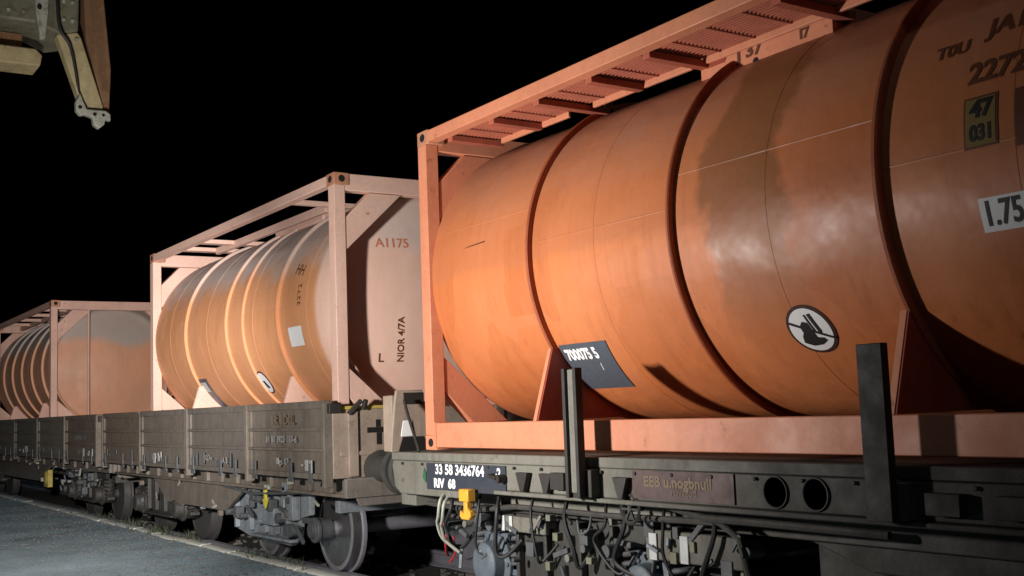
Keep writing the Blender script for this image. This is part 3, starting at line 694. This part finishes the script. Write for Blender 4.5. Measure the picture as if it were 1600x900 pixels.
# ------------------------------------------------------------------ drop side wagons
def make_dropside(x_right, length, label, group, detail=True):
    root = thing('drop_side_wagon', (x_right-length, 0, 0), label, 'railway wagon', group)
    L = length
    b = MB(); b.box(.05, L-.05, -1.34, 1.34, 1.16, 1.235); b.build('deck', M['wagon_dark'], root)
    b = MB()
    for s in (-1, 1):
        b.box(0, L, *sorted((s*1.14, s*1.20)), .80, 1.159)
        b.box(0, L, *sorted((s*1.201, s*1.24)), .80, .83)
        b.prism([(L*.22, .799), (L*.30, .50), (L*.58, .50), (L*.66, .799)], 'Y', *sorted((s*1.12, s*1.17)))
        for x in [i*L/16+.2 for i in range(16)]: b.box(x-.02, x+.02, *sorted((s*1.201, s*1.245)), .832, 1.13)
    b.box(L-.12, L-.004, -1.139, 1.139, .82, 1.159); b.box(.004, .12, -1.139, 1.139, .82, 1.159)
    b.box(2.0, L-4.4, -.5, .5, .55, .79)
    b.build('underframe', M['flap'], root, .008)
    n = 4 if L < 9 else 6; pw = L/n
    for s in (-1, 1):
        for i in range(n):
            xa, xb = i*pw+.035, (i+1)*pw-.035
            f = MB(); y = s*1.385
            f.box(xa, xb, *sorted((y, y-s*.03)), .97, 1.69)
            for z, h in ((1.655, .07), (1.43, .03), (1.24, .03), (1.0, .05)): f.box(xa+.004, xb-.004, *sorted((y+s*.001, y+s*.035)), z-h/2, z+h/2)
            for x in (xa+.05, xb-.05): f.box(x-.03, x+.03, *sorted((y+s*.0015, y+s*.03)), .974, 1.686)
            o = f.build('side_flap', (M['flap'], M['flap_rusty'], M['flap'], M['flap_dark'])[(i*3+int(L)+1) % 4], root, .006)
            o.rotation_euler = (0, 0, random.uniform(-.0015, .0015))
            if s < 0:
                h = MB()
                for x in (xa+.22, (xa+xb)/2+.2, xb-.3):
                    h.prism([(x-.06, .935), (x+.06, .935), (x+.06, .965), (x+.03, .985), (x+.03, 1.12), (x-.03, 1.12), (x-.03, .985), (x-.06, .965)], 'Y', y-.052, y-.036)
                h.each('hinge', M['bogie'], o, .003)
                lt = MB(); 
                for k in range(4): 
                    x = random.uniform(xa+.15, xb-.2); lt.box(x, x+.04+.07*random.random(), y-.05, y-.037, 1.02+.08*random.random(), 1.10+.09*random.random())
                lt.each('latch', M['latch'] if (i+n) % 2 else M['bogie'], o, .004)
        for i in range(n+1):
            x = min(max(i*pw, .04), L-.04)
            p = MB(); p.box(x-.032, x+.032, *sorted((s*1.34, s*1.428)), .90, 1.675); p.build('side_post', M['flap'], root, .008)
    # end walls
    for xe, s in ((L, 1), (0, -1)):
        e = MB(); e.box(*sorted((xe, xe-s*.035)), -1.345, 1.345, .98, 1.60)
        for y in (-1.15, -.45, .45, 1.15): e.box(*sorted((xe+s*.0005, xe+s*.03)), y-.05, y+.05, .99, 1.59)
        e.box(*sorted((xe+s*.0005, xe+s*.02)), -1.28, 1.28, 1.18, 1.22)
        o = e.build('end_wall', M['endwall'], root, .008)
        cr = MB(); xx = xe+s*.003
        def q(y0, y1, z0, z1): cr.add([(xx, y0, z0), (xx, y1, z0), (xx, y1, z1), (xx, y0, z1)], [(0, 1, 2, 3)])
        q(-1.00, -.76, 1.38, 1.43); q(-.905, -.85, 1.27, 1.379); q(-.91, -.86, 1.431, 1.50)
        cr.build('cross_slot', M['void'], o, smooth=0)
        t = MB(); t.box(*sorted((xe-s*.034, xe+s*.012)), -1.335, -.62, 1.602, 1.632); t.build('top_edge', M['yellow_worn'], o, .004)
        k = MB()
        k.box(*sorted((xe, xe+s*.06)), -1.40, -1.28, 1.57, 1.66); k.cyl((xe+s*.04, -1.05, 1.60), (xe+s*.09, -1.05, 1.68), .025, 10); k.bar((xe+s*.035, -1.2, 1.56), (xe+s*.06, -1.08, 1.68), .05, .04); k.bar((xe+s*.04, -.78, 1.5), (xe+s*.05, -.66, 1.68), .09, .05)
        k.each('end_latch', M['stake'], o, .006)
        hb = MB(); hb.box(*sorted((xe+s*.0005, xe+s*.06)), -1.25, 1.25, .80, .975); 
        hb.prism([(-1.22, .97), (-.5, .97), (-.62, .72), (-1.1, .72)], 'X', *sorted((xe+s*.001, xe+s*.03)))
        hb.build('headstock', M['headstock'], root, .01)
    buffers(root, L, 1, M['wagon_dark']); buffers(root, 0, -1, M['wagon_dark'])
    # number and load lettering
    for j, (X, z, t, sz) in enumerate(((L-1.05, 1.335, '31 80 3922 117-6', .085), (L-1.02, 1.12, 'Kgs 67', .09), (L-1.0, 1.52, 'IIR IIDIIL', .13), (L-3.2, 1.12, '12,7m', .08), (L-5.2, 1.1, '20 500 kg', .09), (L-2.6, 1.1, 'A B C', .09))):
        flat_text(t, sz, M['letter_tan'] if j == 2 else M['latch'], root, X, -1.4225, z, bold=.002, sx=1.3)
    bg = make_bogie(root, L-2.05, M['bogie_light'] if detail else M['bogie_dark'], M['bogie'] if detail else M['bogie_dark'], detail)
    if detail:
        lv = MB(); lv.prism([(-.035+.02, .80), (.035+.02, .80), (.03+.02, .70), (.07+.02, .70), (.02, .60), (-.05, .70), (-.01, .70)], 'Y', -1.215, -1.195); lv.build('yellow_lever', M['yellow'], bg, .004)
    make_bogie(root, 1.80, M['bogie_dark'], M['bogie_dark'], False)  # far bogie in the dark materials, with its shade painted into them
    b = MB()
    for k in range(14):
        x = L-3.0+k*.16+random.uniform(-.05, .05)-.3; z = .50+random.uniform(-.12, .25)
        if k % 3 == 0: b.cyl((x, -1.08, z), (x, -1.18, z), .03+.03*random.random(), 12)
        elif k % 3 == 1: b.bar((x-.1, -1.15, z), (x+.1, -1.16, z+random.uniform(-.16, .16)), .03, .04)
        else: b.box(x-.05, x+.06, -1.19, -1.10, z-.06, z+.06)
    b.tube([(L-3.4, -1.2, .80), (L-2.4, -1.2, .74), (L-1.2, -1.2, .80), (L-.4, -1.15, .85)], .018)
    b.each('brake_linkage', M['bogie'], root, .004)
    for k in range(26):
        q = MB(); x = random.uniform(L-3.8, L-.8) if k < 16 else random.uniform(1, L-3.8); z = random.uniform(.45, .98); y = -1.26 if z > .8 else -1.16; t = random.random()
        if t < .4: q.bar((x, y, z), (x+random.uniform(-.15, .15), y-.01, z+random.uniform(-.12, .12)), .02, .025)
        elif t < .7: q.box(x-.03, x+.02+.05*random.random(), y, y+.05, z-.03, z+.02+.05*random.random())
        else: q.cyl((x, y, z), (x, y+.06, z), .015+.025*random.random(), 10)
        q.build('brake_fitting', random.choice((M['bogie_light'], M['bogie'], M['spreader_pale'], M['flap'], M['latch'])), root, .002)
    return root
G2 = 'grey wagons with raised drop sides'
w2 = make_dropside(-1.50, 8.02, 'grey drop side wagon carrying the middle pale container, with beige end wall and exposed wheel', G2)
w3 = make_dropside(-9.63-.20, 13.2, 'shadowy drop side wagon at the far left carrying the ribbed container', G2, False)
yl = MB(); yl.lathe([(-1.175, 0), (-1.175, .10), (-1.155, .14), (-1.10, .145)], (13.2-4.95, 0, .58), 'Y', 24); yl.box(13.2-5.12, 13.2-4.78, -1.15, -1.06, .40, .72)
tag(yl.build('valve_cover', M['yellow_worn'], w3, .01), 'dirty yellow cover')

# ------------------------------------------------------------------ crane spreader hanging at upper left
cs = thing('crane_spreader', (-2.6, -3.0, 4.5), 'rusty grey green crane spreader hanging in the dark at the top left', 'crane spreader')
OX, OY, OZ = -2.6, -3.0, 4.5
def cp(x, y, z): return (x-OX, y-OY, z-OZ)
def sprism(poly, x0, x1, name, m, bev=.01, par=None):
    q = MB(); q.prism([(y-OY, z-OZ) for y, z in poly], 'X', x0-OX, x1-OX); return q.build(name, m, par or cs, bev)
sprism([(-7.5, 5.33), (-3.60, 5.34), (-3.40, 5.26), (-3.22, 5.31), (-3.20, 6.2), (-7.5, 6.2)], -3.7, -3.02, 'girder', M['spreader_green'], .02)
gp = sprism([(-3.64, 6.1), (-3.62, 5.40), (-3.58, 5.17), (-3.535, 5.17), (-3.51, 5.42), (-3.49, 6.1)], -3.018, -2.94, 'hanger_plate', M['spreader_pale'], .01)
sprism([(-3.59+.022*math.cos(t*PI/6), 5.47+.03*math.sin(t*PI/6)) for t in range(12)], -2.941, -2.935, 'pin', M['void'], 0, gp)
sprism([(-7.5, 4.97), (-3.52, 4.99), (-3.50, 5.10), (-3.56, 5.16), (-7.5, 5.14)], -3.6, -3.25, 'lower_rail', M['spreader_cream'], .015)
sprism([(-7.5, 5.141), (-3.66, 5.165), (-3.66, 5.328), (-7.5, 5.328)], -3.5, -3.40, 'rail_web', M['spreader_brown'], 0)  # brown web plate between the girder and the lower rail
sprism([(-3.42, 5.255), (-3.225, 5.305), (-3.19, 5.25), (-2.985, 4.60), (-2.99, 4.54), (-3.16, 4.56), (-3.20, 4.62)], -3.16, -3.03, 'corner_arm', M['spreader_cream'], .012)
sprism([(-3.197, 6.2), (-3.02, 6.2), (-2.905, 4.98), (-2.925, 4.53), (-2.965, 4.56), (-3.14, 5.25)], -3.32, -3.06, 'side_board', M['spreader_brown'], .01)
for k in range(5):
    o_ = .026*k
    sprism([(-3.17+o_, 6.1), (-3.163+o_, 6.1), (-2.985+o_*.5, 4.75), (-2.992+o_*.5, 4.75)], -3.059, -3.052, 'board_batten', M['spreader_brown'], 0)
for yy, zz in ((-3.36, 5.40), (-3.28, 5.40), (-3.36, 5.58), (-3.28, 5.58), (-3.72, 5.42), (-3.85, 5.42), (-3.33, 5.21), (-3.24, 5.22)):
    q = MB().cyl((-3.03-OX, yy-OY, zz-OZ), (-3.0-OX, yy-OY, zz-OZ), .018, 6); q.build('bolt', M['spreader_pale'], cs)
q = MB().cable([(-3.0-OX, -3.45-OY, 6.0-OZ), (-2.96-OX, -3.43-OY, 5.6-OZ), (-2.97-OX, -3.40-OY, 5.3-OZ), (-3.0-OX, -3.30-OY, 5.15-OZ), (-3.02-OX, -3.24-OY, 4.9-OZ), (-3.05-OX, -3.2-OY, 4.66-OZ)], .016)
q.build('hydraulic_hose', M['black'], cs)
tl = sprism([(-3.255, 4.60), (-3.215, 4.70), (-3.185, 4.62), (-3.15, 4.545), (-2.98, 4.55), (-2.93, 4.52), (-2.93, 4.45), (-2.975, 4.47), (-2.99, 4.41), (-3.04, 4.365), (-3.09, 4.40), (-3.10, 4.47), (-3.17, 4.49), (-3.21, 4.475), (-3.25, 4.52)], -3.05, -2.97, 'twist_lock', M['spreader_pale'], .012)
for yy, zz, rr in ((-3.215, 4.555, .018), (-3.08, 4.50, .018), (-3.0, 4.50, .015)):
    sprism([(yy+rr*math.cos(t*PI/6), zz+rr*math.sin(t*PI/6)) for t in range(12)], -2.971, -2.966, 'pin', M['void'], 0, tl)
# ------------------------------------------------------------------ ground, ballast, rails
import bmesh
def grid(name, xs, ys, zf, m):
    b = MB(); nx, ny = len(xs), len(ys)
    b.v = [(x, y, zf(x, y)) for x in xs for y in ys]
    b.f = [(i*ny+j, (i+1)*ny+j, (i+1)*ny+j+1, i*ny+j+1) for i in range(nx-1) for j in range(ny-1)]
    return b.build(name, m)
from mathutils import noise as mn
def edge_y(x): return -.95 + .05*mn.noise(Vector((x*.9, 0, 3))) + .025*mn.noise(Vector((x*4, 5, 0)))
ball = grid('ground', [-300, -60, -30]+[-26+.5*i for i in range(90)]+[25, 60, 300], [-300, -40, -1.6, -1.0, -.5, 0, .5, 1, 2, 6, 40, 300], lambda x, y: -.17 + (.02*mn.noise(Vector((x*3, y*3, 0))) if abs(y) < 3 else 0), M['ballast'])
tag(ball, kind='structure')
xs = [-300, -120, -60, -40]+[-30+.12*i for i in range(340)]+[14, 30, 80, 300]
b = MB(); rows = [-300, -60, -20, -8, -6, -5, -4, -3.4, -3, -2.6, -2.3, -2, -1.8, -1.6, -1.45, -1.3, -1.2, -1.1, -1.04]
def gz(x, y): 
    near = 1 if (-32 < x < 14 and y > -9) else 0
    return near*(.012*mn.noise(Vector((x*.8, y*.8, 0))) + .006*mn.noise(Vector((x*3, y*3, 7))))
for x in xs:
    e = edge_y(x) if -32 < x < 14 else -.95
    ys = [y if y < -1.2 else y+(e+.95)*(y+1.2)/.16 for y in rows] + [e, e+.01]
    for i, y in enumerate(ys): b.v.append((x, y, gz(x, y) if i < len(ys)-1 else -.2))
k = len(rows)+2
b.f = [(i*k+j, (i+1)*k+j, (i+1)*k+j+1, i*k+j+1) for i in range(len(xs)-1) for j in range(k-1)]
tag(b.build('pavement', M['apron']), kind='structure')
for i, s in enumerate((-1, 1)):
    r = MB(); r.prism([(s*.75-.075, -.17), (s*.75+.075, -.17), (s*.75+.07, -.155), (s*.75+.012, -.13), (s*.75+.012, -.05), (s*.75+.036, -.035), (s*.75+.036, -.006), (s*.75-.036, -.006), (s*.75-.036, -.035), (s*.75-.012, -.05), (s*.75-.012, -.13), (s*.75-.07, -.155)], 'X', -60, 40)
    tag(r.build('rail', M['wheel']), ('worn steel rail along the pavement edge, under the near wheels', 'worn steel rail on the far side, under the far wheels')[i], 'rail', 'rails of the track')
kb = MB(); xs2 = [-60+1.0*i for i in range(80)]
for i, x in enumerate(xs2):
    e = -.945
    h = .012+.012*mn.noise(Vector((x*1.3, 2, 9))); a = .035*mn.noise(Vector((x*.7, 4, 1)))
    kb.prism([(e-.16+a, -.02), (e+a*.4, -.16), (e+a*.4, h), (e-.02+a*.4, h+.012), (e-.14+a, h+.010), (e-.16+a, h-.004)], 'X', x+.006, x+.994)
tag(kb.build('kerb', M['kerb'], None, .006), kind='structure')
# stones and weeds
st = MB()
for k in range(1500):
    x = random.uniform(-16, 5); y = random.choice((random.uniform(-.95, -.80), random.uniform(-.68, .6), random.gauss(-1.0, .12))); s = random.uniform(.012, .04)
    z = (-.165 if y > edge_y(x) else .0)
    if z == 0: s *= .55
    vs = []
    for i in range(8):
        vs.append((x+s*random.uniform(.5, 1)*(1 if i & 1 else -1), y+s*random.uniform(.5, 1)*(1 if i & 2 else -1), z+s*.7*random.uniform(.5, 1)*(1 if i & 4 else -1)))
    st.add(vs, [(0, 1, 3, 2), (4, 6, 7, 5), (0, 4, 5, 1), (2, 3, 7, 6), (0, 2, 6, 4), (1, 5, 7, 3)])
for k in range(2200):
    x = random.uniform(-16, 2); y = -1.0-abs(random.gauss(0, 1.1)); s = random.uniform(.004, .016); z = .004
    st.add([(x+s*random.uniform(.5, 1)*(1 if i & 1 else -1), y+s*random.uniform(.5, 1)*(1 if i & 2 else -1), z+s*.6*random.uniform(.5, 1)*(1 if i & 4 else -1)) for i in range(8)], [(0, 1, 3, 2), (4, 6, 7, 5), (0, 4, 5, 1), (2, 3, 7, 6), (0, 2, 6, 4), (1, 5, 7, 3)])
tag(st.build('ballast_stones', M['stone'], smooth=0), 'loose grey ballast stones beside the rails', 'stones', kind='stuff')
wd = MB()
for k in range(60):
    x = random.uniform(-13, -2.6); y = edge_y(x)+random.gauss(-.02, .07); hh = random.uniform(.05, .2)
    for j in range(7):
        a = random.uniform(0, 2*PI); l = hh*random.uniform(.5, 1); dx, dy = math.cos(a), math.sin(a)
        p0 = Vector((x+.03*dx, y+.03*dy, -.02)); p1 = p0+Vector((dx*l*.35, dy*l*.35, l*.7)); p2 = p0+Vector((dx*l*.8, dy*l*.8, l)); sd = Vector((-dy, dx, 0))*.006
        n = len(wd.v); wd.v += [tuple(p0-sd), tuple(p0+sd), tuple(p1+sd*.7), tuple(p1-sd*.7), tuple(p2)]; wd.f += [(n, n+1, n+2, n+3), (n+3, n+2, n+4)]
tag(wd.build('weeds', M['weed'], smooth=0), 'dry weeds growing along the pavement edge', 'weeds', kind='stuff')

# ------------------------------------------------------------------ camera
cam = bpy.data.cameras.new('camera'); co = bpy.data.objects.new('camera', cam); COL.objects.link(co)
yaw, pitch, roll = rad(56.487), rad(5.939), rad(-2.101)
F = Vector((-math.sin(yaw)*math.cos(pitch), math.cos(yaw)*math.cos(pitch), math.sin(pitch)))
R = F.cross(Vector((0, 0, 1))).normalized(); U = R.cross(F)
R2 = R*math.cos(roll)+U*math.sin(roll); U2 = -R*math.sin(roll)+U*math.cos(roll)
mw = Matrix((R2, U2, -F)).transposed().to_4x4(); mw.translation = Vector((8.132, -5.718, 1.567))
co.matrix_world = mw
cam.sensor_width = 36; cam.lens = 1788.6/1600*36; cam.clip_end = 1500; cam.clip_start = .05
S.camera = co
CAMP, CR, CU, CF = Vector((8.132, -5.718, 1.567)), R2, U2, F
def ray_y(x, y, Y):
    d = CF+CR*((x-800)/1788.6)-CU*((y-450)/1788.6); t = (Y-CAMP.y)/d.y; return CAMP+d*t

#SPREADERCODE

# ------------------------------------------------------------------ light: night, one work lamp of the loading machine out of frame
wld = bpy.data.worlds.new('World'); S.world = wld; wld.use_nodes = True
nt = wld.node_tree; bg = nt.nodes['Background']
sky = nt.nodes.new('ShaderNodeTexSky'); sky.sky_type = 'NISHITA'; sky.sun_disc = False; sky.sun_elevation = rad(-8); sky.sun_rotation = rad(200)
nt.links.new(sky.outputs[0], bg.inputs[0]); bg.inputs[1].default_value = .05
def spot(name, loc, target, power, size, blend, color, radius=.08):
    l = bpy.data.lights.new(name, 'SPOT'); l.energy = power; l.spot_size = rad(size); l.spot_blend = blend; l.color = color; l.shadow_soft_size = radius
    o = bpy.data.objects.new(name, l); COL.objects.link(o); o.location = loc
    o.rotation_euler = (Vector(target)-Vector(loc)).to_track_quat('-Z', 'Y').to_euler(); return o
spot('work_lamp', (1.3, -4.7, 1.75), (-.25, -1.2, 2.2), 1080, 173, 1, (1, .94, .89), .13)
spot('head_lamp', (1.9, -4.8, 1.75), (-13, -1.0, 2.3), 6000, 50, 1, (1, .94, .91))

sun = bpy.data.lights.new('yard_light', 'SUN'); sun.energy = .13; sun.angle = rad(6); sun.color = (.72, .88, 1)
so_ = bpy.data.objects.new('yard_light', sun); COL.objects.link(so_); so_.location = (20, -20, 30)
so_.rotation_euler = Vector((-.45, .55, -.72)).to_track_quat('-Z', 'Y').to_euler()
S.view_settings.view_transform = 'Standard'; S.view_settings.look = 'None'; S.view_settings.exposure = 0
S.render.engine = 'CYCLES'
